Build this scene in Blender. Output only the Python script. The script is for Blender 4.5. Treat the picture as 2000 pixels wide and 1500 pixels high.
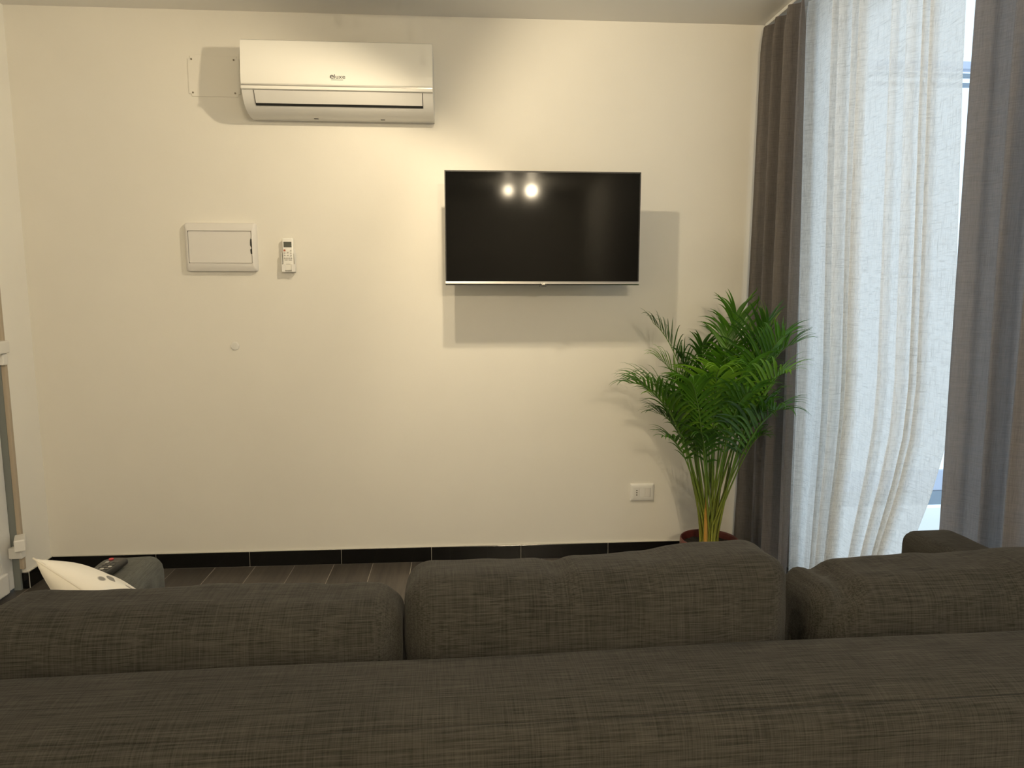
import bpy, bmesh, math, random
from mathutils import Vector, Matrix, noise, Euler
R = math.radians
for o in list(bpy.data.objects): bpy.data.objects.remove(o)
scene = bpy.context.scene
C = scene.collection

# ------------------------------------------------------------------ camera
cd = bpy.data.cameras.new('camera'); cam = bpy.data.objects.new('camera', cd); C.objects.link(cam)
cd.sensor_fit = 'HORIZONTAL'; cd.sensor_width = 36; cd.lens = 36 * 1387 / 2000
cd.clip_start = .05; cd.clip_end = 200
cam.location = (0, -3.6, 1.41)
cam.rotation_euler = (R(90 - 7.5), 0, R(-4.1))
scene.camera = cam
# ------------------------------------------------------------------ colour management
vs = scene.view_settings
vs.view_transform = 'Standard'; vs.look = 'None'; vs.gamma = 1; vs.use_curve_mapping = False
vs.exposure = 0.0
# ------------------------------------------------------------------ daylight
w = bpy.data.worlds.new('sky'); scene.world = w; w.use_nodes = True
bg = w.node_tree.nodes['Background']
bg.inputs['Color'].default_value = (.72, .88, 1, 1); bg.inputs['Strength'].default_value = 1.38
# ------------------------------------------------------------------ lamps (their fittings are built further down)
WARM = (1, .83, .57)
def spot(name, loc, axis, power, size, blend, radius=.022):
    l = bpy.data.lights.new(name, 'SPOT'); l.energy = power; l.color = WARM
    l.spot_size = R(size); l.spot_blend = blend; l.shadow_soft_size = radius
    o = bpy.data.objects.new(name, l); C.objects.link(o); o.location = loc
    o.rotation_euler = Vector(axis).to_track_quat('-Z', 'Y').to_euler(); return o
SPOTS = [((.0, -1.0, 2.43), (-.50, -.03, -.75)), ((-.24, -1.22, 2.62), (.80, 0, -.50))]
spot('spot_light', SPOTS[0][0], SPOTS[0][1], 40, 168, .35)
spot('spot_light', SPOTS[1][0], SPOTS[1][1], 45, 160, .42)
FAR = [(.58, -5.6, 2.60), (.86, -5.6, 2.60)]
FARPOW = (58, 122)
for (p, e) in zip(FAR, FARPOW):
    l = bpy.data.lights.new('lamp_light', 'POINT'); l.energy = e; l.color = WARM; l.shadow_soft_size = .05
    o = bpy.data.objects.new('lamp_light', l); C.objects.link(o); o.location = p

# ================================================================== helpers
def mat(name, col=(.8, .8, .8), rough=.5, metal=0, spec=.5, **kw):
    m = bpy.data.materials.new(name); m.use_nodes = True
    b = m.node_tree.nodes['Principled BSDF']
    b.inputs['Base Color'].default_value = (*col, 1); b.inputs['Roughness'].default_value = rough
    b.inputs['Metallic'].default_value = metal; b.inputs['Specular IOR Level'].default_value = spec
    for k, v in kw.items(): b.inputs[k].default_value = v
    return m
def N(m, typ, **kw):
    n = m.node_tree.nodes.new(typ)
    for k, v in kw.items():
        if k.startswith('i_'): n.inputs[k[2:].replace('_', ' ')].default_value = v
        else: setattr(n, k, v)
    return n
def L(m, a, b): m.node_tree.links.new(a, b)
def bsdf(m): return m.node_tree.nodes['Principled BSDF']
def ramp(m, fac, stops):
    r = N(m, 'ShaderNodeValToRGB'); e = r.color_ramp.elements
    while len(e) < len(stops): e.new(.5)
    for i, (p, c) in enumerate(stops): e[i].position = p; e[i].color = (*c, 1)
    L(m, fac, r.inputs[0]); return r.outputs[0]
def objco(m, scale=(1, 1, 1), rot=(0, 0, 0)):
    t = N(m, 'ShaderNodeTexCoord'); mp = N(m, 'ShaderNodeMapping')
    mp.inputs['Scale'].default_value = scale; mp.inputs['Rotation'].default_value = rot
    L(m, t.outputs['Object'], mp.inputs[0]); return mp.outputs[0]
def ntex(m, co, scale=1, detail=2, rough=.5):
    n = N(m, 'ShaderNodeTexNoise'); n.inputs['Scale'].default_value = scale
    n.inputs['Detail'].default_value = detail; n.inputs['Roughness'].default_value = rough
    L(m, co, n.inputs['Vector']); return n.outputs[0]
def math_(m, op, a, b):
    n = N(m, 'ShaderNodeMath', operation=op)
    for i, v in enumerate((a, b)):
        if isinstance(v, (int, float)): n.inputs[i].default_value = v
        else: L(m, v, n.inputs[i])
    return n.outputs[0]
def bump(m, h, strength=.3, dist=.001):
    b = N(m, 'ShaderNodeBump'); b.inputs['Strength'].default_value = strength; b.inputs['Distance'].default_value = dist
    L(m, h, b.inputs['Height']); L(m, b.outputs[0], bsdf(m).inputs['Normal'])

def link(name, me, m=None, parent=None, loc=None, rot=None, smooth=False):
    if m is not None and not me.materials: me.materials.append(m)
    if smooth:
        for p in me.polygons: p.use_smooth = True
    o = bpy.data.objects.new(name, me); C.objects.link(o)
    if parent: o.parent = parent
    if loc: o.location = loc
    if rot: o.rotation_euler = rot
    return o
def mk(name, V, F, m=None, parent=None, smooth=False, loc=None, rot=None):
    me = bpy.data.meshes.new(name); me.from_pydata([tuple(v) for v in V], [], F); me.validate(); me.update()
    return link(name, me, m, parent, loc, rot, smooth)
def frombm(name, bm, m=None, parent=None, smooth=False, loc=None, rot=None):
    bmesh.ops.recalc_face_normals(bm, faces=bm.faces)
    me = bpy.data.meshes.new(name); bm.to_mesh(me); bm.free()
    return link(name, me, m, parent, loc, rot, smooth)
def addbox(bm, x0, x1, y0, y1, z0, z1, bev=0, seg=2, M=None):
    g = bmesh.ops.create_cube(bm, size=1)['verts']
    for v in g: v.co = Vector(((x0 + x1) / 2 + v.co.x * (x1 - x0), (y0 + y1) / 2 + v.co.y * (y1 - y0), (z0 + z1) / 2 + v.co.z * (z1 - z0)))
    if bev:
        ed = list({e for v in g for e in v.link_edges})
        r = bmesh.ops.bevel(bm, geom=ed, offset=bev, segments=seg, affect='EDGES', profile=.5)
        g = list({v for f in r['faces'] for v in f.verts} | {v for v in g if v.is_valid})
    if M is not None:
        for v in g: v.co = M @ v.co
    return g
def box(name, x0, x1, y0, y1, z0, z1, m, parent=None, bev=0, seg=2, smooth=False, **kw):
    bm = bmesh.new(); addbox(bm, x0, x1, y0, y1, z0, z1, bev, seg); return frombm(name, bm, m, parent, smooth, **kw)
def addcyl(bm, c, r, h, axis='z', seg=24, r2=None):
    g = bmesh.ops.create_cone(bm, cap_ends=True, segments=seg, radius1=r, radius2=r if r2 is None else r2, depth=h)['verts']
    rot = {'z': Matrix(), 'y': Matrix.Rotation(R(90), 4, 'X'), 'x': Matrix.Rotation(R(90), 4, 'Y')}[axis]
    for v in g: v.co = rot @ v.co + Vector(c)
    return g
def cyl(name, c, r, h, m, parent=None, axis='z', seg=24, bev=0, **kw):
    bm = bmesh.new(); addcyl(bm, c, r, h, axis, seg)
    if bev:
        ed = [e for e in bm.edges if any(len(f.verts) > 4 for f in e.link_faces)]
        bmesh.ops.bevel(bm, geom=ed, offset=bev, segments=2, affect='EDGES')
    return frombm(name, bm, m, parent, **kw)
def lathe(name, prof, m, parent=None, seg=48, smooth=True, **kw):
    V = []; F = []
    for i in range(seg):
        a = 2 * math.pi * i / seg
        for (r, z) in prof: V.append((r * math.cos(a), r * math.sin(a), z))
    n = len(prof)
    for i in range(seg):
        j = (i + 1) % seg
        for k in range(n - 1): F.append((i * n + k, j * n + k, j * n + k + 1, i * n + k + 1))
    return mk(name, V, F, m, parent, smooth, **kw)
def extrude_x(name, prof, x0, x1, m, parent=None, closed=True, smooth=False, ny=1, caps=True, **kw):
    """profile of (y, z) points swept along x"""
    n = len(prof); V = []; F = []
    xs = [x0 + (x1 - x0) * i / ny for i in range(ny + 1)]
    for x in xs:
        for (y, z) in prof: V.append((x, y, z))
    for i in range(ny):
        for k in range(n if closed else n - 1):
            l = (k + 1) % n
            F.append((i * n + k, i * n + l, (i + 1) * n + l, (i + 1) * n + k))
    if closed and caps: F += [tuple(range(n)), tuple(reversed(range(ny * n, ny * n + n)))]
    o = mk(name, V, F, m, parent, False, **kw)
    bm = bmesh.new(); bm.from_mesh(o.data); bmesh.ops.recalc_face_normals(bm, faces=bm.faces); bm.to_mesh(o.data); bm.free()
    if smooth: auto_smooth(o.data)
    return o
def auto_smooth(me, ang=35):
    for p in me.polygons: p.use_smooth = True
    bm = bmesh.new(); bm.from_mesh(me)
    for e in bm.edges:
        if len(e.link_faces) == 2 and e.calc_face_angle(0) > R(ang): e.smooth = False
    bm.to_mesh(me); bm.free()
def thing(name, label, cat, loc=(0, 0, 0), rz=0, group=None):
    o = bpy.data.objects.new(name, None); C.objects.link(o); o.empty_display_size = .05
    o.location = loc; o.rotation_euler = (0, 0, rz)
    return tag(o, label, cat, group)
def tag(o, label, cat, group=None):
    o['label'] = label; o['category'] = cat
    if group: o['group'] = group
    return o
def struct(o, label=None, cat=None):
    o['kind'] = 'structure'
    if label: o['label'] = label
    if cat: o['category'] = cat
    return o
def text(name, s, size, m, parent, loc, rot=(R(90), 0, 0), depth=.0006, offset=0, sx=1):
    c = bpy.data.curves.new(name, 'FONT'); c.body = s; c.size = size; c.extrude = depth; c.offset = offset
    t = bpy.data.objects.new(name, c); C.objects.link(t)
    me = bpy.data.meshes.new_from_object(t.evaluated_get(bpy.context.evaluated_depsgraph_get()))
    bpy.data.objects.remove(t)
    for v in me.vertices: v.co.x *= sx
    me.materials.clear()
    return link(name, me, m, parent, loc, rot)

# ================================================================== materials
def wall_mat(name, col, sc=1.0):
    m = mat(name, col, .62, spec=.3); co = objco(m)
    n1 = ntex(m, co, 2.2 * sc, 4, .6)
    c = ramp(m, n1, [(.3, tuple(v * .965 for v in col)), (.7, col)])
    L(m, c, bsdf(m).inputs['Base Color'])
    n2 = ntex(m, co, 14, 4, .6); n3 = ntex(m, co, 160, 3, .6)
    bump(m, math_(m, 'ADD', math_(m, 'MULTIPLY', n2, .8), math_(m, 'MULTIPLY', n3, .25)), .35, .0018)
    return m
M_wall = wall_mat('wall_paint', (.80, .775, .71))
M_wall2 = wall_mat('side_wall_paint', (.88, .86, .80))
M_ceil = mat('ceiling_paint', (.83, .81, .77), .38, spec=.4)
M_black_tile = mat('black_glazed_tile', (.005, .005, .005), .12, spec=.35)
M_grout = mat('pale_grout', (.62, .6, .54), .8)
M_white_pl = mat('white_plastic', (.80, .79, .76), .32)
M_white_gl = mat('glossy_white_plastic', (.86, .85, .80), .16, spec=.5)
M_white_low = mat('satin_white_plastic', (.72, .71, .68), .28)
M_dark_gap = mat('dark_gap', (.012, .012, .012), .6)
M_pvc = mat('white_pvc', (.80, .80, .79), .3)
M_gasket = mat('grey_gasket', (.20, .215, .205), .45)
M_raw = mat('raw_plaster', (.46, .39, .30), .9)
M_metal = mat('brushed_silver', (.50, .49, .47), .32, 1)
M_blackpl = mat('black_plastic', (.012, .012, .012), .38)
M_screen = mat('screen_glass', (.0025, .0025, .0025), .07, spec=.08)
M_chrome = mat('chrome', (.75, .75, .75), .12, 1)
M_ink = mat('grey_print', (.10, .10, .10), .5)
M_lcd = mat('lcd_grey', (.085, .095, .08), .25)

def fabric(name, dark, light, coarse=1.0, vert_w=.5, rough=.95, sheen=.04):
    m = mat(name, dark, rough, spec=.12); b = bsdf(m)
    b.inputs['Sheen Weight'].default_value = sheen; b.inputs['Sheen Roughness'].default_value = .5
    a = ntex(m, objco(m, (9 * coarse, 330 * coarse, 330 * coarse)), 1, 3, .6)
    v = ntex(m, objco(m, (330 * coarse, 11 * coarse, 11 * coarse)), 1, 3, .6)
    big = ntex(m, objco(m), 5, 3, .5)
    s = math_(m, 'ADD', math_(m, 'MULTIPLY', a, 1 - vert_w), math_(m, 'MULTIPLY', v, vert_w))
    s = math_(m, 'ADD', s, math_(m, 'MULTIPLY', math_(m, 'SUBTRACT', big, .5), .12))
    L(m, ramp(m, s, [(.34, dark), (.66, light)]), b.inputs['Base Color'])
    fine = ntex(m, objco(m), 520, 2, .5)
    bump(m, math_(m, 'ADD', s, math_(m, 'MULTIPLY', fine, .3)), .7, .0012)
    return m
M_sofa = fabric('charcoal_linen', (.0150, .0143, .0126), (.060, .0570, .0500), 1.35, .36)
M_sofa2 = fabric('grey_fine_linen', (.060, .062, .056), (.135, .137, .125), 1.6, .5)

def floor_mat():
    m = mat('dark_wood_look_tile', (.05, .045, .04), .38, spec=.4)
    t = N(m, 'ShaderNodeTexCoord'); mp = N(m, 'ShaderNodeMapping'); mp.inputs['Rotation'].default_value = (0, 0, R(90))
    mp.inputs['Location'].default_value = (.055, .068, 0)
    L(m, t.outputs['Object'], mp.inputs[0])
    br = N(m, 'ShaderNodeTexBrick'); br.offset = .35; br.offset_frequency = 2
    br.inputs['Scale'].default_value = 1; br.inputs['Brick Width'].default_value = 1.2; br.inputs['Row Height'].default_value = .2
    br.inputs['Mortar Size'].default_value = .0016; br.inputs['Mortar Smooth'].default_value = 0
    br.inputs['Color1'].default_value = (.062, .054, .046, 1); br.inputs['Color2'].default_value = (.085, .074, .062, 1)
    br.inputs['Mortar'].default_value = (.36, .33, .28, 1)
    L(m, mp.outputs[0], br.inputs['Vector'])
    g = ntex(m, objco(m, (38, 2.2, 38)), 1, 6, .7)
    mx = N(m, 'ShaderNodeMix', data_type='RGBA', blend_type='MULTIPLY'); mx.inputs[0].default_value = 1
    L(m, br.outputs['Color'], mx.inputs[6])
    L(m, ramp(m, g, [(.3, (.55, .55, .55)), (.7, (1.25, 1.25, 1.25))]), mx.inputs[7])
    L(m, mx.outputs[2], bsdf(m).inputs['Base Color'])
    bump(m, g, .2, .001)
    return m
M_floor = floor_mat()

def cloth_mat(name, front, thread, transl, mixt, transp_lo, transp_hi, sx=1.0, holes=True, tint=(1, 1, 1)):
    """woven cloth: diffuse + translucent, with threads modulating how open the weave is"""
    m = bpy.data.materials.new(name); m.use_nodes = True; nt = m.node_tree; nt.nodes.clear()
    out = N(m, 'ShaderNodeOutputMaterial')
    a = ntex(m, objco(m, (12 * sx, 12 * sx, 300 * sx)), 1, 3, .65)
    v = ntex(m, objco(m, (300 * sx, 300 * sx, 9 * sx)), 1, 3, .65)
    slub_h = ntex(m, objco(m, (16 * sx, 16 * sx, 150 * sx)), 1, 4, .7)
    slub_v = ntex(m, objco(m, (150 * sx, 150 * sx, 14 * sx)), 1, 4, .7)
    s = math_(m, 'ADD', math_(m, 'MULTIPLY', a, .5), math_(m, 'MULTIPLY', v, .5))
    k = math_(m, 'MAXIMUM', slub_h, slub_v)
    dcol = ramp(m, s, [(.35, thread), (.65, front)])
    df = N(m, 'ShaderNodeBsdfDiffuse'); L(m, dcol, df.inputs[0])
    tl = N(m, 'ShaderNodeBsdfTranslucent')
    kk = ramp(m, k, [(.5, tuple(t * c for t, c in zip(transl, tint))), (.72, tuple(t * .62 for t in transl))])
    L(m, kk, tl.inputs[0])
    mx = N(m, 'ShaderNodeMixShader'); mx.inputs[0].default_value = mixt
    L(m, df.outputs[0], mx.inputs[1]); L(m, tl.outputs[0], mx.inputs[2])
    tp = N(m, 'ShaderNodeBsdfTransparent'); m2 = N(m, 'ShaderNodeMixShader')
    fr = ramp(m, s, [(.40, (transp_hi,) * 3), (.60, (transp_lo,) * 3)])
    L(m, fr, m2.inputs[0]); L(m, mx.outputs[0], m2.inputs[1]); L(m, tp.outputs[0], m2.inputs[2])
    bp = N(m, 'ShaderNodeBump'); bp.inputs['Strength'].default_value = .5; bp.inputs['Distance'].default_value = .001
    L(m, s, bp.inputs['Height']); L(m, bp.outputs[0], df.inputs['Normal'])
    L(m, m2.outputs[0], out.inputs[0]); return m
M_sheer = cloth_mat('sheer_linen', (.86, .83, .78), (.70, .66, .59), (.97, .95, .915), .74, .02, .14, 1.25)
M_drape = cloth_mat('charcoal_drape', (.215, .193, .178), (.120, .108, .099), (.42, .40, .40), .24, 0, .012, 1.6)

# ================================================================== room shell
XL, XR, H = -2.075, 1.66, 2.705
YB = -7.2
struct(box('floor', XL - .3, XR + .0, YB, .12, -.1, 0, M_floor))
struct(box('ceiling', XL - .3, XR + .25, YB, .12, H, H + .12, M_ceil))
struct(box('wall_back', XL - .3, XR + .25, 0, .12, 0, H, M_wall))
struct(box('wall_rear', XL - .3, XR + .25, YB - .1, YB, 0, H, M_wall2))
# left wall: a pier by the corner, a shallow door reveal, then wall
struct(box('wall_left', XL - .3, XL, -.205, 0, 0, H, M_wall2))
struct(box('wall_left', XL - .3, XL, YB, -1.25, 0, H, M_wall2))
struct(box('wall_left', XL - .3, XL, -1.25, -.205, 2.3, H, M_wall2))
# right wall around the wide window, stretched unseen past the drape for extra daylight
WY0, WY1 = -3.3, -.24
struct(box('wall_right', XR, XR + .25, WY1, .0, 0, H, M_wall2))
struct(box('wall_right', XR, XR + .25, YB, WY0, 0, H, M_wall2))

# white PVC door in the left reveal
door = bpy.data.objects.new('door_1', None); C.objects.link(door); door.location = (XL - .045, -.21, 0)
struct(door, 'white door leaf hung at the left edge beside the room corner', 'door')
box('door_leaf', -.05, .0, -1.02, -.018, .012, 2.27, M_pvc, door, .004)
for (z0, z1) in ((.10, .96), (1.06, 2.18)):
    bm = bmesh.new()
    a = addbox(bm, .0005, .010, -.93, -.11, z0, z1, .008, 3)
    frombm('door_panel', bm, M_pvc, door)
box('bottom_rail', .0, .022, -1.0, -.085, .015, .115, M_pvc, door, .009, 3)
box('door_gasket', -.004, .028, -.0175, -.002, .0, 2.27, M_gasket, door)
box('reveal_edge', .024, .046, -.014, .0045, .10, 2.29, M_raw, door, .003)
for z in (.165, 1.075):
    h = box('hinge', .004, .064, -.052, -.016, z, z + .052, M_white_pl, door, .005)
    bm = bmesh.new()
    M = Matrix.Translation((.052, -.030, z + .083)) @ Matrix.Rotation(R(28 if z < 1 else 8), 4, 'Z')
    addbox(bm, -.022, .022, -.085, .018, -.029, .027, .006, 3, M)
    addcyl(bm, (.062, -.092, z + .07), .003, .01, 'x', 10)
    frombm('hinge_flap', bm, M_white_pl, h)

# skirting: glazed black tiles with pale joints
def skirting(name, x0, x1, joints):
    e = bpy.data.objects.new(name, None); C.objects.link(e); struct(e)
    xs = [x0] + joints + [x1]
    for a, b in zip(xs[:-1], xs[1:]):
        box('skirting_tile', a + .0008, b - .0008, -.011, -.0005, .001, .079, M_black_tile, e, .0015)
    box('grout_line', x0, x1, -.0085, -.0005, .0, .0815, M_grout, e)
    return e
skirting('baseboard_back', XL + .012, XR - .01, [-1.56 - .0, -1.095, -.63, -.165, .305, .77, 1.235])
e = bpy.data.objects.new('baseboard_left', None); C.objects.link(e); struct(e)
box('skirting_tile', XL + .0005, XL + .011, -.2, -.0005, .001, .079, M_black_tile, e, .0015)
box('skirting_tile', XL - .036, XL + .0095, -.2155, -.2065, .001, .079, M_black_tile, e, .0015)
box('grout_line', XL - .002, XL + .0085, -.205, -.0005, 0, .0815, M_grout, e)

# window: tall glazed doors in the right wall
win = bpy.data.objects.new('window_1', None); C.objects.link(win); win.location = (XR + .16, 0, 0)
struct(win, 'tall glazed window behind the curtains, unseen rear end lengthened for daylight', 'window')
M_glass = mat('window_glass', (1, 1, 1), 0, spec=.5); bsdf(M_glass).inputs['Transmission Weight'].default_value = 1; bsdf(M_glass).inputs['IOR'].default_value = 1.02
for (n, y0, y1, z0, z1) in (('frame', WY0, WY0 + .06, 0, H), ('frame', WY1 - .06, WY1, 0, H),
                            ('frame', WY0 + .06, WY1 - .06, H - .06, H), ('frame', WY0 + .06, WY1 - .06, 0, .05),
                            ):
    box('window_frame', -.03, .03, y0, y1, z0, z1, M_pvc, win, .004)
box('pane', -.004, .004, WY0 + .06, WY1 - .06, .05, H - .06, M_glass, win)

# outside: balcony slab and a glazed end screen square to the window
M_out = mat('pale_balcony_tile', (.88, .91, .93), .6)
struct(box('balcony_slab', XR, 5.5, -5.5, .75, -.14, -.02, M_out))
M_blueframe = mat('blue_grey_metal', (.30, .38, .47), .45)
M_lav = mat('lavender_panel', (.60, .68, .86), .5)
sc_ = thing('balcony_screen', 'blue-grey framed balcony screen outside, glimpsed between the sheer and the right drape', 'screen', (0, .36, 0))
for (x0, x1) in ((1.92, 1.97), (5.30, 5.35)):
    box('post', x0, x1, -.02, .02, -.02, 3.4, M_blueframe, sc_, .003)
for z in (2.535, 2.585):
    box('rail', 1.97, 5.30, -.012, .012, z, z + .022, M_blueframe, sc_, .003)
box('cornice', 1.97, 5.30, -.03, .03, 2.625, 2.665, M_lav, sc_, .003)
box('kick_panel', 1.97, 5.30, -.012, .012, .225, .345, M_lav, sc_)
box('bottom_rail', 1.97, 5.30, -.02, .02, .135, .218, M_blueframe, sc_, .003)

# ================================================================== air conditioner
ac = thing('air_conditioner', 'white split air conditioner mounted high on the back wall', 'air conditioner', (-.97, 0, 0))
W_ = .852
body = [(-.0005, 2.512), (-.13, 2.52), (-.176, 2.521), (-.186, 2.514), (-.193, 2.49), (-.201, 2.43), (-.205, 2.36), (-.206, 2.318), (-.200, 2.305),
        (-.194, 2.290), (-.180, 2.266), (-.162, 2.2445), (-.142, 2.231), (-.112, 2.219), (-.075, 2.212), (-.03, 2.211), (-.0005, 2.214)]
# casing with a louvre recess: side cheeks full profile, middle set back
extrude_x('casing', body, 0, W_, M_white_low, ac, smooth=True)
pan = [(-.1765, 2.5235), (-.190, 2.5165), (-.1975, 2.49), (-.2065, 2.43), (-.2115, 2.37), (-.2125, 2.331), (-.2095, 2.326), (-.203, 2.326), (-.201, 2.43), (-.19, 2.49)]
pnl = extrude_x('front_panel', pan, .001, W_ - .001, M_white_gl, ac, smooth=True)
extrude_x('trim_strip', [(-.201, 2.3225), (-.2085, 2.3225), (-.2085, 2.318), (-.203, 2.318)], .002, W_ - .002, M_metal, ac)
extrude_x('trim_strip', [(-.200, 2.317), (-.2125, 2.317), (-.2155, 2.311), (-.2135, 2.304), (-.202, 2.3015)], .001, W_ - .001, M_white_gl, ac, smooth=True)
lp = [(-.2010, 2.300), (-.1885, 2.275), (-.1725, 2.2510), (-.1690, 2.2530), (-.184, 2.277), (-.196, 2.300)]
extrude_x('air_slot', [(-.2005, 2.301), (-.1860, 2.272), (-.1695, 2.2480), (-.1640, 2.243), (-.155, 2.25), (-.17, 2.30)], .052, W_ - .046, M_dark_gap, ac)
lou = extrude_x('louvre', [(a - .0032, b) for a, b in lp], .055, W_ - .049, M_white_low, ac, smooth=True)
for x in (.29, .60):
    box('clip', x, x + .02, -.07, -.06, 2.2105, 2.2135, M_dark_gap, ac)
text('logo', 'e', .033, M_ink, ac, (.392, -.2122, 2.353), rot=(R(91), 0, 0), offset=.0003, sx=1.3)
text('logo', 'luxe', .027, M_ink, ac, (.411, -.2122, 2.353), rot=(R(91), 0, 0), offset=.0001, sx=1.12)
box('logo_line', .399, .452, -.2128, -.2118, 2.3465, 2.3485, M_ink, ac)

# blanking plate left of it
pl = thing('cover_plate', 'thin wall-coloured cover plate with four screws left of the air conditioner', 'cover plate', (-1.149, 0, 2.41))
bm = bmesh.new(); g = addbox(bm, -.119, .119, -.004, -.0004, -.092, .092)
bmesh.ops.bevel(bm, geom=[e for e in bm.edges if abs(e.verts[0].co.y - e.verts[1].co.y) > .002], offset=.012, segments=5, affect='EDGES')
bmesh.ops.bevel(bm, geom=[e for e in bm.edges if all(v.co.y < -.003 for v in e.verts)], offset=.0012, segments=1, affect='EDGES')
frombm('plate', bm, M_wall, pl)
M_screw = mat('dull_screw', (.25, .22, .17), .5, .6)
for sx in (-.1, .094):
    for sz in (-.075, .075):
        cyl('screw', (sx, -.0048, sz), .0042, .0025, M_screw, pl, 'y', 14)

# ================================================================== fuse box
fb = thing('fuse_box', 'white rectangular fuse box cover with a notched door, on the left of the back wall', 'fuse box', (-1.153, 0, 1.617))
def framebox(name, w, h, d, iw, ih, slope, m, parent, rnd=.012, inner_d=None):
    """plate with a sloping frame round a sunk centre"""
    V = []; F = []; inner_d = d if inner_d is None else inner_d
    def ringpts(hw, hh, y, r, n=5):
        P = []
        for (cx, cz, a0) in ((hw - r, hh - r, 0), (-hw + r, hh - r, 90), (-hw + r, -hh + r, 180), (hw - r, -hh + r, 270)):
            for k in range(n + 1):
                a = R(a0 + 90 * k / n); P.append((cx + r * math.cos(a), y, cz + r * math.sin(a)))
        return P
    rings = [ringpts(w / 2, h / 2, -.0004, rnd), ringpts(w / 2, h / 2, -d * .45, rnd), ringpts(w / 2 - .003, h / 2 - .003, -d * .7, rnd)]
    for t in (.25, .5, .75, 1):
        hw = w / 2 - .003 + (iw / 2 - w / 2 + .003) * t; hh = h / 2 - .003 + (ih / 2 - h / 2 + .003) * t
        rings.append(ringpts(hw, hh, -(d * .7 + d * .3 * math.sin(t * math.pi / 2)), max(.001, rnd * (1 - t))))
    rings.append(ringpts(iw / 2, ih / 2, -inner_d, .001))
    n = len(rings[0])
    for r_ in rings: V += r_
    for i in range(len(rings) - 1):
        for k in range(n):
            l = (k + 1) % n; F.append((i * n + k, i * n + l, (i + 1) * n + l, (i + 1) * n + k))
    F.append(tuple(range((len(rings) - 1) * n, len(rings) * n)))
    o = mk(name, V, F, m, parent); bm = bmesh.new(); bm.from_mesh(o.data); bmesh.ops.recalc_face_normals(bm, faces=bm.faces); bm.to_mesh(o.data); bm.free()
    auto_smooth(o.data, 40); return o
M_fuse = mat('aged_white_plastic', (.73, .71, .68), .42)
framebox('surround', .338, .232, .034, .300, .155, 0, M_fuse, fb, .014, .024)
# door with a thumb notch at the right edge
dv = [(-.1475, -.0745), (.146, -.0745), (.146, -.038), (.141, -.030), (.139, -.012), (.146, -.004), (.139, .010), (.141, .036), (.146, .048), (.146, .0745), (-.1475, .0745)]
nd = len(dv)
fd = mk('door', [(x, -.0305, z) for x, z in dv] + [(x, -.0245, z) for x, z in dv],
        [tuple(range(nd)), tuple(reversed(range(nd, 2 * nd)))] + [(i, (i + 1) % nd, nd + (i + 1) % nd, nd + i) for i in range(nd)], M_fuse, fb)
bm = bmesh.new(); bm.from_mesh(fd.data); bmesh.ops.recalc_face_normals(bm, faces=bm.faces); bm.to_mesh(fd.data); bm.free()
for s in (-1, 1):
    box('hinge_pin', -.1495, -.1465, -.030, -.0245, s * .073 - .003, s * .073 + .003, M_dark_gap, fb)
box('catch', .1405, .1495, -.0262, -.0242, -.032, .04, M_dark_gap, fb)

# ================================================================== remote in its wall holder
hold = thing('remote_holder', 'white plastic wall holder carrying the air conditioner remote', 'remote holder', (-.836, 0, 1.507))
box('cradle_back', -.026, .030, -.006, -.0005, -.004, .105, M_white_pl, hold, .002)
bm = bmesh.new()
bm.free()
box('cradle_side', -.030, -.0275, -.034, -.006, -.004, .085, M_white_pl, hold, .0008); box('cradle_side', .031, .0335, -.034, -.006, -.004, .085, M_white_pl, hold, .0008)
box('cradle_bottom', -.030, .0335, -.034, -.006, -.0075, -.0042, M_white_pl, hold, .0008)
bm = bmesh.new()
bm.free()
box('cradle_lip', -.030, -.014, -.0375, -.0342, -.0075, .03, M_white_pl, hold, .001); box('cradle_lip', .017, .0335, -.0375, -.0342, -.0075, .03, M_white_pl, hold, .001)
rem = thing('remote_control', 'white air conditioner remote with grey display, standing in its wall holder', 'remote control', (-.8345, -.020, 1.505))
bm = bmesh.new(); addbox(bm, -.0265, .0265, -.012, .010, 0, .157, .006, 3); frombm('shell', bm, M_white_gl, rem, True)
box('display', -.019, .019, -.0132, -.0118, .113, .139, M_lcd, rem, .0008)
M_btn = mat('grey_button', (.45, .44, .41), .5); M_btnr = mat('red_brown_button', (.45, .13, .07), .5)
cyl('power_button', (-.0155, -.0128, .098), .0050, .002, M_btnr, rem, 'y', 16)
for (x, z) in ((.0145, .096), (.0145, .084), (.0145, .073), (-.0155, .085), (-.0155, .074), (-.0155, .060), (-.005, .060), (.005, .060), (.0155, .060), (.0, .074), (.0, .087)):
    cyl('button', (x, -.0126, z), .0036 if z > .062 else .0042, .0018, M_btn, rem, 'y', 12)
box('print_line', -.017, -.003, -.0130, -.0118, .0505, .0525, M_ink, rem)
box('print_line', .003, .018, -.0130, -.0118, .0505, .0525, M_ink, rem)
box('logo', -.010, .010, -.0128, -.0118, .031, .034, M_btn, rem)

cap = thing('blanking_cap', 'small round white cap low on the back wall under the fuse box', 'wall cap', (-1.117, 0, 1.137))
lathe('cap', [(.0001, .004), (.012, .0042), (.0185, .0036), (.0205, .0022), (.021, .0003)], mat('cap_plastic', (.76, .75, .71), .3), cap, rot=(R(90), 0, 0), seg=40)
lathe('rim', [(.021, .0003), (.0225, .0018), (.0238, .0003)], M_wall, cap, rot=(R(90), 0, 0), seg=40)

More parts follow.
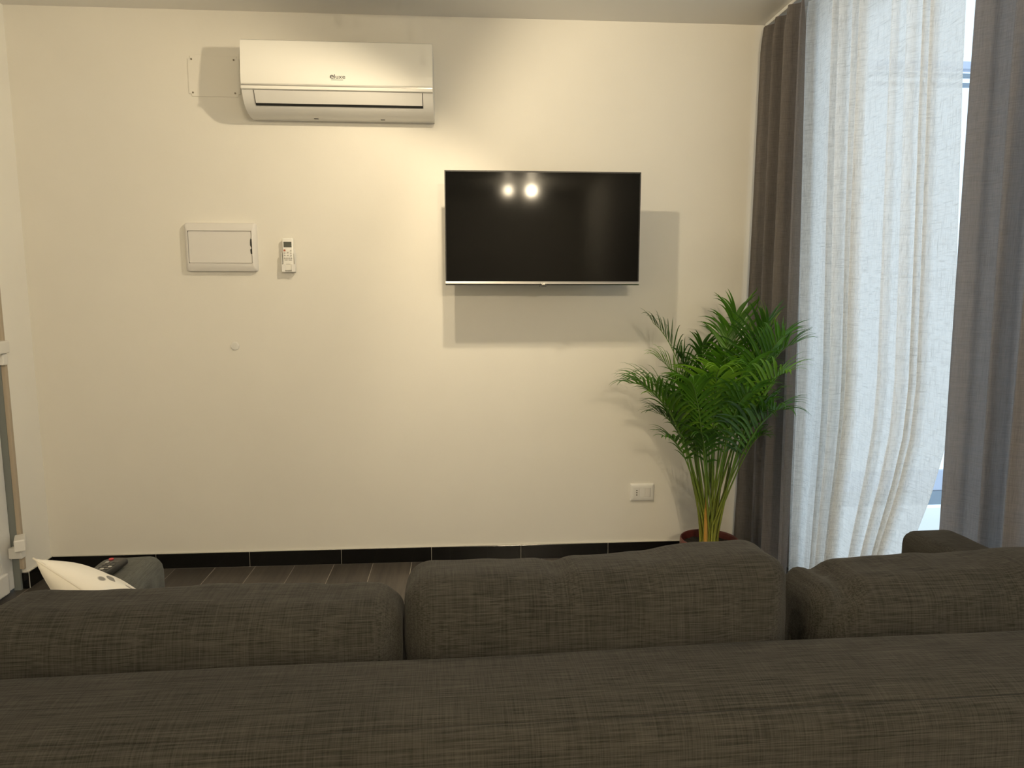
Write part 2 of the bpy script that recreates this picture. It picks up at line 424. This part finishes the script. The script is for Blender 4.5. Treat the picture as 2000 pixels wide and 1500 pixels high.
# ================================================================== television
TVY = -.235
tv = thing('television', 'flat black television on a wall bracket in the middle of the back wall', 'television', (.388, TVY, 1.437))
hw = .4575; th = .520
bm = bmesh.new(); addbox(bm, -hw, hw, .0, .012, .012, th, .003, 2)
addbox(bm, -hw + .05, hw - .05, .0125, .045, .03, th - .14, .012, 2)
frombm('back_shell', bm, M_blackpl, tv)
bz = bmesh.new()
for b_ in ((-hw, hw, -.003, .001, th - .006, th), (-hw, -hw + .005, -.003, .001, .016, th - .006), (hw - .005, hw, -.003, .001, .016, th - .006)): addbox(bz, *b_)
frombm('bezel', bz, M_blackpl, tv)
box('screen', -hw + .005, hw - .005, -.0015, .0, .016, th - .006, M_screen, tv)
extrude_x('chin', [(.012, -.002), (-.005, -.002), (-.0075, .004), (-.0065, .0085), (-.004, .0155), (.012, .0155)], -hw, hw, M_metal, tv, smooth=True)
box('sensor_tab', -.018, .016, -.008, .004, -.0085, -.002, M_blackpl, tv, .001)
text('logo', 'LG', .012, M_chrome, tv, (-.007, -.0082, .0005), depth=.0004, offset=.0002)
br_ = box('wall_plate', -.08, .08, .22, .2345, .12, .38, M_blackpl, tv, .002)
bm = bmesh.new(); addbox(bm, -.03, .03, .10, .22, .20, .30, .004); addbox(bm, -.15, -.125, .045, .055, .08, .40); addbox(bm, .125, .15, .045, .055, .08, .40); addbox(bm, -.15, .15, .055, .10, .235, .265)
frombm('bracket_arm', bm, M_blackpl, tv)

# ================================================================== socket
so = thing('power_socket', 'white wall socket plate beside the palm, low on the back wall', 'socket', (.948, 0, .3505))
framebox('plate', .128, .094, .011, .088, .050, 0, M_white_pl, so, .004, .0095)
for i, x in enumerate((-.0295, -.0005, .0285)):
    mdl = box('module', x - .0135, x + .0135, -.0115, -.0095, -.0235, .0235, M_white_pl if i < 2 else M_fuse, so, .0006)
    if i == 0:
        for z in (-.012, 0, .012): cyl('pin_hole', (x, -.0118, z), .0031, .0012, M_dark_gap, mdl, 'y', 12)
for x in (-.0445, .0440): box('gap', x - .0006, x + .0006, -.0102, -.0094, -.0245, .0245, M_ink, so)

# ================================================================== curtains
def curtain(name, m, parent, y0, y1, z0, z1, xc, amp, nf, seed, y0b=None, y1b=None, ns=260, nz=70, pinch=.10, irregular=.5, xb=0, edge=None):
    rnd = random.Random(seed); y0b = y0 if y0b is None else y0b; y1b = y1 if y1b is None else y1b
    ph = [rnd.uniform(0, 6.28) for _ in range(8)]
    V = []; F = []
    for j in range(nz + 1):
        t = j / nz; z = z0 + (z1 - z0) * t
        ya = y0b + (y0 - y0b) * t; yb = y1b + (y1 - y1b) * t
        if edge: yb += edge(t)
        for i in range(ns + 1):
            s = i / ns
            u = s + irregular * .03 * math.sin(2 * math.pi * s * 2.3 + ph[0]) + irregular * .012 * math.sin(2 * math.pi * s * 5.1 + ph[1] + (1 - t) * .9)
            f = math.sin(2 * math.pi * nf * u + ph[2]); f = math.copysign(abs(f) ** .75, f)
            g = math.sin(2 * math.pi * nf * 2.0 * u + ph[3]) * .25 + math.sin(2 * math.pi * nf * .5 * u + ph[4]) * .35
            top = min(1, (1 - t) * (z1 - z0) / pinch) if pinch else 1
            k = amp * (.62 + .38 * top) * (1 + .22 * math.sin(ph[5] + 3 * t + 5 * s))
            x = xc + xb * (1 - t) + k * (f * (.8 + .2 * (1 - t)) + g * (.5 + .5 * (1 - t)))
            x += .010 * math.sin(3.1 * t + ph[6] + 7 * s) * (1 - t)
            y = ya + (yb - ya) * s + .35 * amp * math.cos(2 * math.pi * nf * u + ph[2]) * (.6 + .6 * (1 - t)) * min(1, 12 * s * (1 - s))
            V.append((x, y, z))
    n = ns + 1
    for j in range(nz):
        for i in range(ns): F.append((j * n + i, j * n + i + 1, (j + 1) * n + i + 1, (j + 1) * n + i))
    return mk(name, V, F, m, parent, True)
rl = thing('curtain_rail', 'white ceiling curtain rail above the window', 'curtain rail', (1.54, 0, H))
box('track', -.04, .04, -2.72, -.02, -.016, -.0005, M_pvc, rl, .002)
c1 = thing('dark_curtain', 'charcoal pleated curtain hanging in the corner behind the palm', 'curtain', (1.5, -.02, 0))
c1.location = (0, 0, 0)
curtain('cloth', M_drape, c1, -.03, -.435, .012, 2.682, 1.505, .044, 3.1, 7, y1b=-.56, xb=-.02, ns=200)
def hem_y(t):
    pts = [(0, -1.13), (.156, -1.265), (.26, -1.372), (.30, -1.402), (.33, -1.424), (.40, -1.436), (.56, -1.408), (.77, -1.372), (1, -1.345)]
    for (a, ya), (b, yb) in zip(pts, pts[1:]):
        if t <= b: return ya + (yb - ya) * (t - a) / (b - a)
    return pts[-1][1]
c2 = thing('sheer_curtain', 'cream white sheer curtain lit from behind by the window', 'curtain')
curtain('cloth', M_sheer, c2, -.27, 0, .012, 2.688, 1.575, .018, 10, 21, y0b=-.42, y1b=0, irregular=1.6, ns=520, xb=.01,
        edge=hem_y)
c3 = thing('dark_curtain', 'charcoal translucent curtain at the right edge, hanging behind the sofa arm', 'curtain')
curtain('cloth', M_drape, c3, -1.468, -2.6, .012, 2.688, 1.562, .028, 7.2, 5, y1b=-2.6, y0b=-1.512, ns=420)

# ================================================================== sofa
sofa = thing('sofa', 'long charcoal linen sofa seen from behind across the foreground', 'sofa', (.27, -2.455, 0), R(1.4))
HALF = 1.062; AW = .172
def rbox(name, hx, hy, hz, r, m, parent, loc, rot=(0, 0, 0), puff=(0, 0, 0), nseg=(40, 14, 24), seed=0, wr=.004, fn=None, wscale=7):
    """soft rounded box with puffed faces and cloth wrinkles"""
    bm = bmesh.new(); idx = {}; nx, ny, nz = nseg
    V = []; F = []
    def vid(i, j, k):
        if (i, j, k) not in idx:
            idx[(i, j, k)] = len(V); V.append(Vector((2 * i / nx - 1, 2 * j / ny - 1, 2 * k / nz - 1)))
        return idx[(i, j, k)]
    for j in range(ny):
        for k in range(nz):
            for i in (0, nx): F.append((vid(i, j, k), vid(i, j + 1, k), vid(i, j + 1, k + 1), vid(i, j, k + 1)))
    for i in range(nx):
        for k in range(nz):
            for j in (0, ny): F.append((vid(i, j, k), vid(i + 1, j, k), vid(i + 1, j, k + 1), vid(i, j, k + 1)))
    for i in range(nx):
        for j in range(ny):
            for k in (0, nz): F.append((vid(i, j, k), vid(i + 1, j, k), vid(i + 1, j + 1, k), vid(i, j + 1, k)))
    hv = Vector((hx, hy, hz)); out = []
    for p in V:
        q0 = Vector((p.x * hx, p.y * hy, p.z * hz))
        q = Vector([max(-(h - r), min(h - r, c)) for c, h in zip(q0, hv)])
        d = q0 - q
        # snap surface points outwards
        n = d.normalized() if d.length > 1e-6 else Vector((0, 0, 0))
        q1 = q + n * r if d.length > 1e-6 else q0
        fx = (1 - p.y ** 2) * (1 - p.z ** 2); fy = (1 - p.x ** 4) * (1 - p.z ** 2); fz = (1 - p.x ** 4) * (1 - p.y ** 2)
        q1 = q1 + Vector((puff[0] * fx * p.x, puff[1] * fy * p.y, puff[2] * fz * p.z))
        nn = noise.noise(q1 * wscale + Vector((seed * 3.1, 0, 0))) * wr + noise.noise(q1 * wscale * 2.6 + Vector((seed, 5, 0))) * wr * .35
        q1 = q1 + (n if n.length else p.normalized()) * nn
        if fn: q1 = fn(p, q1)
        out.append(q1)
    o = mk(name, out, F, m, parent, True, loc, rot)
    bm.free(); bm = bmesh.new(); bm.from_mesh(o.data); bmesh.ops.recalc_face_normals(bm, faces=bm.faces); bm.to_mesh(o.data); bm.free()
    return o
# back: swept profile with a seam along its rear shoulder
def arc(cy, cz, r, a0, a1, n=6): return [(cy + r * math.cos(R(a0 + (a1 - a0) * i / n)), cz + r * math.sin(R(a0 + (a1 - a0) * i / n))) for i in range(n + 1)]
prof = arc(-.022, .778, .024, 0, 80) + [(-.05, .8045), (-.09, .8055), (-.13, .804), (-.155, .800), (-.172, .7955), (-.180, .7920), (-.1838, .7900), (-.1846, .7850), (-.1856, .7850), (-.1862, .7885), (-.1895, .7872),
        (-.197, .7835), (-.206, .775), (-.213, .760), (-.217, .735), (-.219, .70), (-.220, .60), (-.219, .4), (-.215, .13), (-.0, .13), (.002, .4)]
ox = extrude_x('back', prof, -HALF - AW + .01, HALF + AW - .01, M_sofa, sofa, smooth=True, ny=90)
for v in ox.data.vertices:
    if v.co.z > .5:
        v.co.z += .003 * noise.noise(Vector((v.co.x * 2.2, v.co.y * 4, 0))) ; v.co.y += .002 * noise.noise(Vector((v.co.x * 3, v.co.z * 6, 4)))
rbox('seat_base', HALF, .40, .14, .03, M_sofa, sofa, (0, .42, .20), nseg=(30, 12, 8))
for x in (-.704, 0, .704):
    rbox('seat_cushion', .349, .39, .075, .045, M_sofa, sofa, (x, .43, .415), puff=(.004, .004, .014), seed=x + 3)
for s in (-1, 1):
    rbox('arm', AW / 2, .390, .289, .040, M_sofa if s > 0 else M_sofa2, sofa, (s * (HALF + AW / 2 - .004), .422, .411), puff=(.004, .003, .006), nseg=(14, 40, 28), seed=s + 9, wr=.003)
for sx in (-1.16, 1.16):
    for y in (-.16, .80): cyl('leg', (sx, y, .06), .022, .12, M_blackpl, sofa, bev=.002)
extrude_x('seam', [(-.1840, .7868), (-.1854, .7882), (-.1868, .7880), (-.1866, .7855), (-.185, .785)], -HALF - AW + .02, HALF + AW - .02, mat('seam_groove_shade', (.008, .008, .007), .9), sofa)  # dark strip paints in the shade of the seam groove
so_m = Matrix.Translation((.27, -2.455, 0)) @ Matrix.Rotation(R(1.4), 4, 'Z')
def S(x, y, z): return so_m @ Vector((x, y, z))
def cushion_fn(kind):
    def fn(p, q):
        x, y, z = q; up = max(0, p.z)
        if kind == 'mid':
            z += up * (.024 * max(0, p.x + .05) - .011 - .010 * math.exp(-((p.x + .22) / .06) ** 2) + .014 * max(0, -p.x - .35))
            if p.x < 0: x -= .012 * up * (-p.x)
        if kind == 'left': z += up * (-.007 * max(0, p.x + .3) - .003); x += .10 * max(0, -p.x) ** 6 * min(1, max(0, (.26 - q.z) / .06))
        if kind == 'right':
            x -= .05 * max(0, p.x) ** 6 * min(1, max(0, (.26 - q.z) / .06))
            z += up * (-.016 * math.exp(-((p.x + .82) / .07) ** 2) + .012 * p.x)
            y -= .012 * math.exp(-((p.x + .93 - .25 * (p.z - .5)) / .05) ** 2) * (1 if p.y < 0 else 0) * (-1)
        return Vector((x, y, z))
    return fn
CL = ['charcoal back cushion at the left end of the sofa, below the throw pillow', 'charcoal back cushion in the middle of the sofa, tallest of the three', 'charcoal back cushion at the right end of the sofa with a creased left corner']
for i, (x, ht, hw_, k, dr) in enumerate(((-.768, .362, .386, 'left', 0), (-.013, .400, .350, 'mid', .3), (.738, .368, .360, 'right', -.4))):
    t = thing('back_cushion', CL[i], 'cushion', S(x, .104, .509), R(1.4 + dr), 'back cushions leaning on the sofa back')
    t.rotation_euler = (R(-4), 0, R(1.4 + dr))
    rbox('cover', hw_, .090, ht / 2, .052, M_sofa, t, (0, 0, ht / 2), puff=(.005, .014, .004), seed=i * 2.7 + 1, nseg=(64, 18, 40), wr=.007, fn=cushion_fn(k))

# ================================================================== throw pillow
def pillow_mat():
    m = mat('white_patterned_cotton', (.80, .78, .72), .85, spec=.15)
    co = objco(m, (1, 1, 1)); v = N(m, 'ShaderNodeTexVoronoi'); v.inputs['Scale'].default_value = 21; v.inputs['Randomness'].default_value = .8
    wv = N(m, 'ShaderNodeMapping'); wv.inputs['Scale'].default_value = (1, 1, .0); L(m, co, wv.inputs[0]); L(m, wv.outputs[0], v.inputs['Vector'])
    mask = ramp(m, v.outputs['Distance'], [(.36, (1, 1, 1)), (.39, (0, 0, 0))])
    sep = N(m, 'ShaderNodeSeparateColor'); L(m, v.outputs['Color'], sep.inputs[0])
    tone = ramp(m, sep.outputs[0], [(.25, (.80, .78, .72)), (.26, (.60, .56, .50)), (.55, (.60, .56, .50)), (.56, (.27, .26, .24))])
    for n_ in (tone.node,): n_.color_ramp.interpolation = 'CONSTANT'
    mx = N(m, 'ShaderNodeMix', data_type='RGBA'); L(m, mask, mx.inputs[0]); mx.inputs[6].default_value = (.82, .79, .72, 1); L(m, tone, mx.inputs[7])
    L(m, mx.outputs[2], bsdf(m).inputs['Base Color']); return m
M_pil = pillow_mat()
A = Vector((-.925, -2.06, .837))
e1 = Vector((.72, -.12, -.46)).normalized()
nrm = Vector((.42, .55, .72)); nrm = (nrm - e1 * nrm.dot(e1)).normalized()
e2 = e1.cross(nrm).normalized()
if e2.y < 0: e2 = -e2
S_ = .40
def pillow():
    n = 36; V = []; F = []
    for side in (1, -1):
        for i in range(n + 1):
            for j in range(n + 1):
                u, v = 2 * i / n - 1, 2 * j / n - 1
                h = .062 * ((1 - abs(u) ** 2.6) * (1 - abs(v) ** 2.6)) ** .55 * side
                pinch = 1 - .07 * (1 - abs(u) ** 2) * abs(v) ** 6 ; pinch2 = 1 - .07 * (1 - abs(v) ** 2) * abs(u) ** 6
                h += .004 * noise.noise(Vector((u * 2.2, v * 2.2, side * 3))) * (1 - u ** 4) * (1 - v ** 4) * 2
                V.append((u * pinch2 * S_ / 2, v * pinch * S_ / 2, h))
        b = 0 if side == 1 else (n + 1) ** 2
        for i in range(n):
            for j in range(n):
                q = (b + i * (n + 1) + j, b + (i + 1) * (n + 1) + j, b + (i + 1) * (n + 1) + j + 1, b + i * (n + 1) + j + 1)
                F.append(q if side == 1 else q[::-1])
    bm = bmesh.new(); me = bpy.data.meshes.new('t'); me.from_pydata(V, [], F); bm.from_mesh(me)
    bmesh.ops.remove_doubles(bm, verts=bm.verts, dist=1e-5)
    return bm
tp_ = thing('throw_pillow', 'white throw pillow with grey blotches on the left arm of the sofa', 'pillow')
ctr = A + e1 * S_ / 2 + e2 * S_ / 2
Mr = Matrix((e1, e2, e1.cross(e2))).transposed().to_4x4()
tp_.matrix_world = Matrix.Translation(ctr) @ Mr
frombm('cover', pillow(), M_pil, tp_, True)
V = []; F = []; ring = []
for (u0, v0, u1, v1) in ((-1, -1, 1, -1), (1, -1, 1, 1), (1, 1, -1, 1), (-1, 1, -1, -1)):
    for i in range(16):
        u, v = u0 + (u1 - u0) * i / 16, v0 + (v1 - v0) * i / 16
        ring.append(Vector((u * (1 - .07 * (1 - v * v) * abs(u) ** 6) * S_ / 2, v * (1 - .07 * (1 - u * u) * abs(v) ** 6) * S_ / 2, 0)))
for i in range(64):
    d = (ring[(i + 1) % 64] - ring[i - 1]).normalized(); n_ = Vector((-d.y, d.x, 0))
    for j in range(6): V.append(ring[i] + (n_ * math.cos(j * 1.0472) + Vector((0, 0, 1)) * math.sin(j * 1.0472)) * .0022)
for i in range(64):
    for j in range(6): F.append((i * 6 + j, i * 6 + (j + 1) % 6, ((i + 1) % 64) * 6 + (j + 1) % 6, ((i + 1) % 64) * 6 + j))
mk('piping', V, F, mat('cream_piping', (.74, .70, .62), .8), tp_, True)

# ================================================================== tv remote on the arm
tr = thing('remote_control', 'black television remote lying on the left arm of the sofa', 'remote control', (-.890, -1.862, .7105), R(-5))
bm = bmesh.new(); addbox(bm, -.022, .022, -.088, .088, -.0005, .018, .006, 3); frombm('shell', bm, M_blackpl, tr, True)
M_kb = mat('grey_key', (.10, .10, .095), .5); M_kr = mat('red_key', (.55, .05, .06), .4)
for r_ in range(9):
    for c_ in range(3):
        box('key', -.0165 + c_ * .0120, -.0085 + c_ * .0120, .048 - r_ * .0145, .055 - r_ * .0145, .0175, .0195, M_kb if (r_ + c_) % 4 else M_btn, tr, .0006)
cyl('power_key', (-.014, .072, .0186), .0055, .003, M_kr, tr, 'z', 16)
box('logo', -.008, .008, -.078, -.070, .0176, .0185, M_white_pl, tr)

# ================================================================== potted palm
PX, PY = 1.197, -.345
palm = thing('potted_palm', 'green areca palm in a maroon pot in the corner', 'palm', (PX, PY, 0))
M_pot = mat('maroon_plastic', (.105, .022, .018), .42)
M_soil = mat('dark_soil', (.012, .010, .008), .95)
lathe('pot', [(.0001, .003), (.088, .003), (.092, .008), (.118, .165), (.128, .167), (.1385, .172), (.1405, .180), (.1400, .206), (.1375, .213), (.1335, .213), (.1315, .206), (.127, .18), (.112, .10), (.0001, .10)], M_pot, palm, 56)
bm = bmesh.new(); bmesh.ops.create_circle(bm, cap_ends=False, segments=40, radius=.123)
vs_ = list(bm.verts); cv = bm.verts.new((0, 0, .008))
for i in range(40): bm.faces.new((vs_[i], vs_[(i + 1) % 40], cv))
bmesh.ops.subdivide_edges(bm, edges=bm.edges, cuts=4, use_grid_fill=True)
for v in bm.verts: v.co.z = .008 + .008 * noise.noise(v.co * 40)
frombm('soil', bm, M_soil, palm, loc=(0, 0, .172))

def leafmat(name, c0, c1, back=.25):
    m = mat(name, c0, .38, spec=.45); n = ntex(m, objco(m), 9, 3, .5)
    L(m, ramp(m, n, [(.35, c0), (.65, c1)]), bsdf(m).inputs['Base Color'])
    nt = m.node_tree; out = [x for x in nt.nodes if x.type == 'OUTPUT_MATERIAL'][0]
    tl = N(m, 'ShaderNodeBsdfTranslucent'); tl.inputs[0].default_value = (c1[0] * 1.6, c1[1] * 1.9, c1[2] * .7, 1)
    mx = N(m, 'ShaderNodeMixShader'); mx.inputs[0].default_value = back
    L(m, bsdf(m).outputs[0], mx.inputs[1]); L(m, tl.outputs[0], mx.inputs[2]); L(m, mx.outputs[0], out.inputs[0]); return m
M_leaf = [leafmat('palm_leaf_green', (.028, .088, .010), (.085, .215, .018)), leafmat('palm_leaf_dark', (.020, .060, .010), (.050, .135, .016)), leafmat('palm_leaf_light', (.10, .21, .018), (.19, .36, .035))]
def stalkmat(name, lo, hi):
    m = mat(name, lo, .45); t = N(m, 'ShaderNodeTexCoord'); sp = N(m, 'ShaderNodeSeparateXYZ'); L(m, t.outputs['Object'], sp.inputs[0])
    n = ntex(m, objco(m, (30, 30, 6)), 1, 3, .6)
    L(m, ramp(m, math_(m, 'ADD', math_(m, 'MULTIPLY', sp.outputs[2], 1.0), math_(m, 'MULTIPLY', n, .25)), [(.30, lo), (.75, hi)]), bsdf(m).inputs['Base Color']); return m
M_stalk = stalkmat('palm_stalk', (.30, .30, .05), (.10, .20, .025))
M_cane = mat('golden_cane', (.50, .27, .05), .4)
rnd = random.Random(12)
def bez(P, t):
    a, b, c, d = P; s = 1 - t
    return a * s ** 3 + b * 3 * s * s * t + c * 3 * s * t * t + d * t ** 3
def tube(V, F, pts, rads, n=6):
    base = len(V); k = len(pts)
    for i, p in enumerate(pts):
        d = (pts[min(i + 1, k - 1)] - pts[max(i - 1, 0)]).normalized()
        a = d.cross(Vector((.3, .9, .1))).normalized(); b = d.cross(a)
        for j in range(n):
            an = 2 * math.pi * j / n; V.append(p + (a * math.cos(an) + b * math.sin(an)) * rads[i])
    for i in range(k - 1):
        for j in range(n):
            F.append((base + i * n + j, base + i * n + (j + 1) % n, base + (i + 1) * n + (j + 1) % n, base + (i + 1) * n + j))
def clampw(p):
    # leaves stay in front of the wall and inside the curtain line
    wy = -PY - .012; p.y = min(p.y, wy)
    lim = (1.42 if (p.y + PY) > -.585 else 1.53) - PX
    if p.x > lim: p.x = lim - .02 * (1 - math.exp(-(p.x - lim) * 8))
    return p
def frond(base, mid, tip, start=.45, ll=.24, npair=24, lw=.0085, m=None, droop=.5, fan=55, lift=.25):
    """base, mid, tip in plant coordinates; leaflets along the outer part of the stalk"""
    base, mid, tip = Vector(base), Vector(mid), Vector(tip)
    P = (base, base + (mid - base) * .62, mid + (mid - base) * .18 + (tip - mid) * .05, tip)
    N_ = 34; pts = [clampw(bez(P, i / N_)) for i in range(N_ + 1)]
    V = []; F = []
    rads = [.0048 * (1 - .82 * (i / N_)) + .0004 for i in range(N_ + 1)]
    tube(V, F, pts, rads)
    st_v, st_f = V, F
    V2 = []; F2 = []
    side0 = rnd.uniform(-.35, .35)
    for k in range(npair):
        t = start + (1 - start) * (k / (npair - 1)) * .985
        p = bez(P, t); d = (bez(P, min(1, t + .02)) - bez(P, max(0, t - .02))).normalized()
        side = d.cross(Vector((0, 0, 1)))
        if side.length < .25: side = Vector((1, 0, 0)) if abs(d.x) < .8 else Vector((0, 1, 0))
        side.normalize(); side = (side + Vector((0, 0, side0 * .4))).normalized()
        up = side.cross(d).normalized()
        if up.z < 0 and abs(d.z) < .9: up = -up
        prog = (k / (npair - 1))
        env = min(1, .42 + 1.9 * prog) * (1 - .55 * prog ** 3)
        for sgn in (-1, 1):
            if rnd.random() < .03: continue
            ln = ll * env * rnd.uniform(.85, 1.1)
            ang = R(fan - 28 * prog + rnd.uniform(-6, 6))
            dr = (d * math.cos(ang) + side * sgn * math.sin(ang) + up * (lift + rnd.uniform(-.08, .08))).normalized()
            wd = lw * (.7 + .5 * env) * rnd.uniform(.85, 1.15); q = p.copy(); nseg = 7; cur = dr.copy()
            wv = cur.cross(up).normalized(); b0 = len(V2)
            sag = droop * rnd.uniform(.7, 1.3)
            for s in range(nseg + 1):
                f = s / nseg; ww = wd * min(1, .35 + 3.2 * f) * (1 - f ** 2.2) + .0003
                nrm_ = cur.cross(wv).normalized()
                c_ = clampw(q.copy())
                V2.append(clampw(c_ + wv * ww + nrm_ * ww * .35)); V2.append(c_); V2.append(clampw(c_ - wv * ww + nrm_ * ww * .35))
                q = q + cur * ln / nseg
                cur = (cur + Vector((0, 0, -1)) * sag * (.10 + .34 * f)).normalized()
            for s in range(nseg):
                a = b0 + s * 3
                F2.append((a, a + 1, a + 4, a + 3)); F2.append((a + 1, a + 2, a + 5, a + 4))
    f_ = mk('frond', V2, F2, m or M_leaf[0], palm, True)
    mk('stalk', st_v, st_f, M_stalk, f_, True)
    return f_
def W(x, y, z): return (x - PX, y - PY, z)      # room metres -> plant metres
def rb(r=.035): 
    a = rnd.uniform(0, 6.28); q = r * math.sqrt(rnd.random()); return (q * math.cos(a) * 1.0 + .0, q * math.sin(a), .17)
G, Dk, Lt = M_leaf
FR = [  # mid, tip (room metres), start, leaflet length, droop, material, pairs
    ((1.302, -0.500, 0.991), (1.348, -0.720, 1.224), 0.42, 0.20, 0.40, G, 24),
    ((1.306, -0.500, 0.897), (1.369, -0.720, 1.067), 0.45, 0.20, 0.50, Lt, 22),
    ((1.304, -0.500, 0.790), (1.380, -0.700, 0.906), 0.48, 0.19, 0.55, G, 20),
    ((1.286, -0.450, 1.008), (1.328, -0.600, 1.272), 0.45, 0.20, 0.40, Dk, 22),
    ((1.003, -0.450, 0.869), (0.733, -0.550, 1.007), 0.48, 0.18, 0.60, G, 20),
    ((1.091, -0.330, 0.983), (0.902, -0.300, 1.260), 0.42, 0.19, 0.55, Dk, 24),
    ((1.318, -0.270, 0.985), (1.335, -0.220, 1.300), 0.42, 0.25, 0.50, G, 26),
    ((1.340, -0.380, 0.987), (1.446, -0.420, 1.229), 0.42, 0.25, 0.45, Lt, 24),
    ((1.314, -0.500, 0.991), (1.438, -0.620, 1.180), 0.45, 0.23, 0.40, G, 24),
    ((1.038, -0.400, 0.872), (0.792, -0.400, 1.011), 0.45, 0.19, 0.55, G, 22),
    ((1.089, -0.330, 0.884), (0.944, -0.280, 1.084), 0.45, 0.19, 0.55, Lt, 22),
    ((1.051, -0.420, 0.778), (0.862, -0.450, 0.936), 0.45, 0.18, 0.55, Lt, 20),
    ((1.056, -0.410, 0.728), (0.892, -0.420, 0.850), 0.50, 0.17, 0.60, Dk, 20),
    ((1.055, -0.420, 0.657), (0.915, -0.500, 0.756), 0.60, 0.13, 0.70, G, 12),
    ((1.308, -0.420, 0.775), (1.480, -0.450, 0.906), 0.48, 0.21, 0.55, G, 22),
    ((1.252, -0.500, 0.767), (1.326, -0.620, 0.882), 0.48, 0.20, 0.60, Dk, 20),
    ((1.314, -0.430, 0.667), (1.378, -0.500, 0.754), 0.62, 0.13, 0.60, G, 12),
    ((1.132, -0.500, 0.911), (1.053, -0.780, 1.089), 0.45, 0.22, 0.60, Lt, 22),
    ((1.210, -0.500, 0.910), (1.187, -0.750, 1.106), 0.45, 0.23, 0.55, G, 22),
    ((1.086, -0.500, 0.864), (0.945, -0.720, 1.040), 0.45, 0.20, 0.65, G, 22),
    ((1.202, -0.500, 0.827), (1.218, -0.720, 0.988), 0.45, 0.21, 0.60, G, 22),
    ((1.164, -0.300, 0.891), (1.155, -0.270, 1.155), 0.45, 0.17, 0.40, Dk, 20),
    ((1.212, -0.350, 0.874), (1.231, -0.340, 1.116), 0.45, 0.19, 0.45, G, 20),
    ((1.132, -0.280, 0.863), (1.068, -0.220, 1.082), 0.45, 0.18, 0.50, Dk, 20),
    ((1.280, -0.450, 0.865), (1.386, -0.520, 1.044), 0.45, 0.22, 0.50, Lt, 22),
    ((1.125, -0.450, 0.675), (1.050, -0.600, 0.784), 0.55, 0.15, 0.75, Dk, 14),
    ((1.113, -0.270, 0.761), (1.013, -0.180, 0.913), 0.48, 0.17, 0.55, Dk, 18),
    ((1.208, -0.420, 0.957), (1.186, -0.500, 1.223), 0.45, 0.18, 0.40, G, 20),
    ((1.094, -0.420, 0.741), (0.973, -0.500, 0.924), 0.48, 0.18, 0.60, Dk, 18),
    ((1.366, -0.300, 0.839), (1.521, -0.300, 1.049), 0.48, 0.22, 0.55, Dk, 20),
]
for (mid, tip, st, ll, dr, mm, npair) in FR:
    frond(rb(), W(*mid), W(*tip), st, ll * 1.22, npair - 3, .0066, mm, dr * 1.5, 52, .36)
# bare young spears and sheaths that thicken the bundle
for k in range(16):
    b = Vector(rb(.042)); a = rnd.uniform(0, 6.28); top = Vector((b.x * 2.6 + .03 * math.cos(a), b.y * 2.4 + .03 * math.sin(a), rnd.uniform(.55, .86)))
    V = []; F = []; P = (b, b + Vector((0, 0, .2)), b + (top - b) * .7, top)
    tube(V, F, [bez(P, i / 12) for i in range(13)], [.0062 * (1 - .7 * i / 12) for i in range(13)], 7)
    mk('stalk', V, F, M_stalk, palm, True)
V = []; F = []
P = (Vector((-.030, -.035, .165)), Vector((-.031, -.035, .26)), Vector((-.034, -.034, .36)), Vector((-.036, -.032, .47)))
tube(V, F, [bez(P, i / 12) for i in range(13)], [.0105 * (1 - .45 * i / 12) for i in range(13)], 12)
mk('cane', V, F, M_cane, palm, True)

# ================================================================== ceiling fittings (above and behind the camera's view)
M_fit = mat('white_metal', (.8, .8, .78), .35)
tl_ = thing('ceiling_spotlight', 'white ceiling light bar with two bare bulb arms, above the sofa', 'lamp', (-.1, -1.22, H))
box('bar', -.26, .26, -.03, .03, -.025, -.0005, M_fit, tl_, .004)
for (p, ax) in SPOTS:
    q = Vector(p) - Vector((-.1, -1.22, H)); k = q + Vector((0, -.052, .030))
    V = []; F = []
    tube(V, F, [Vector((q.x, 0, -.02)), (Vector((q.x, 0, -.02)) + k) / 2, k], [.0035] * 3, 8)
    mk('stem', V, F, M_fit, tl_, True)
    hd = lathe('bulb_socket', [(.0001, .018), (.010, .016), (.011, -.012), (.0001, -.014)], M_fit, tl_, 20, loc=k, rot=(R(60), 0, 0))
fl = thing('ceiling_lamp', 'white ceiling lamp with two bulbs at the rear of the room', 'lamp', (.72, -5.6, H))
box('bar', -.22, .22, -.03, .03, -.025, -.0005, M_fit, fl, .004)
for p in FAR:
    x = p[0] - .72
    cyl('stem', (x, 0, -.035), .006, .03, M_fit, fl)
    lathe('lamp_shade', [(.0001, -.030), (.045, -.032), (.06, -.045), (.058, -.045), (.044, -.036), (.0001, -.034)], M_fit, fl, 28, loc=(x, 0, 0))
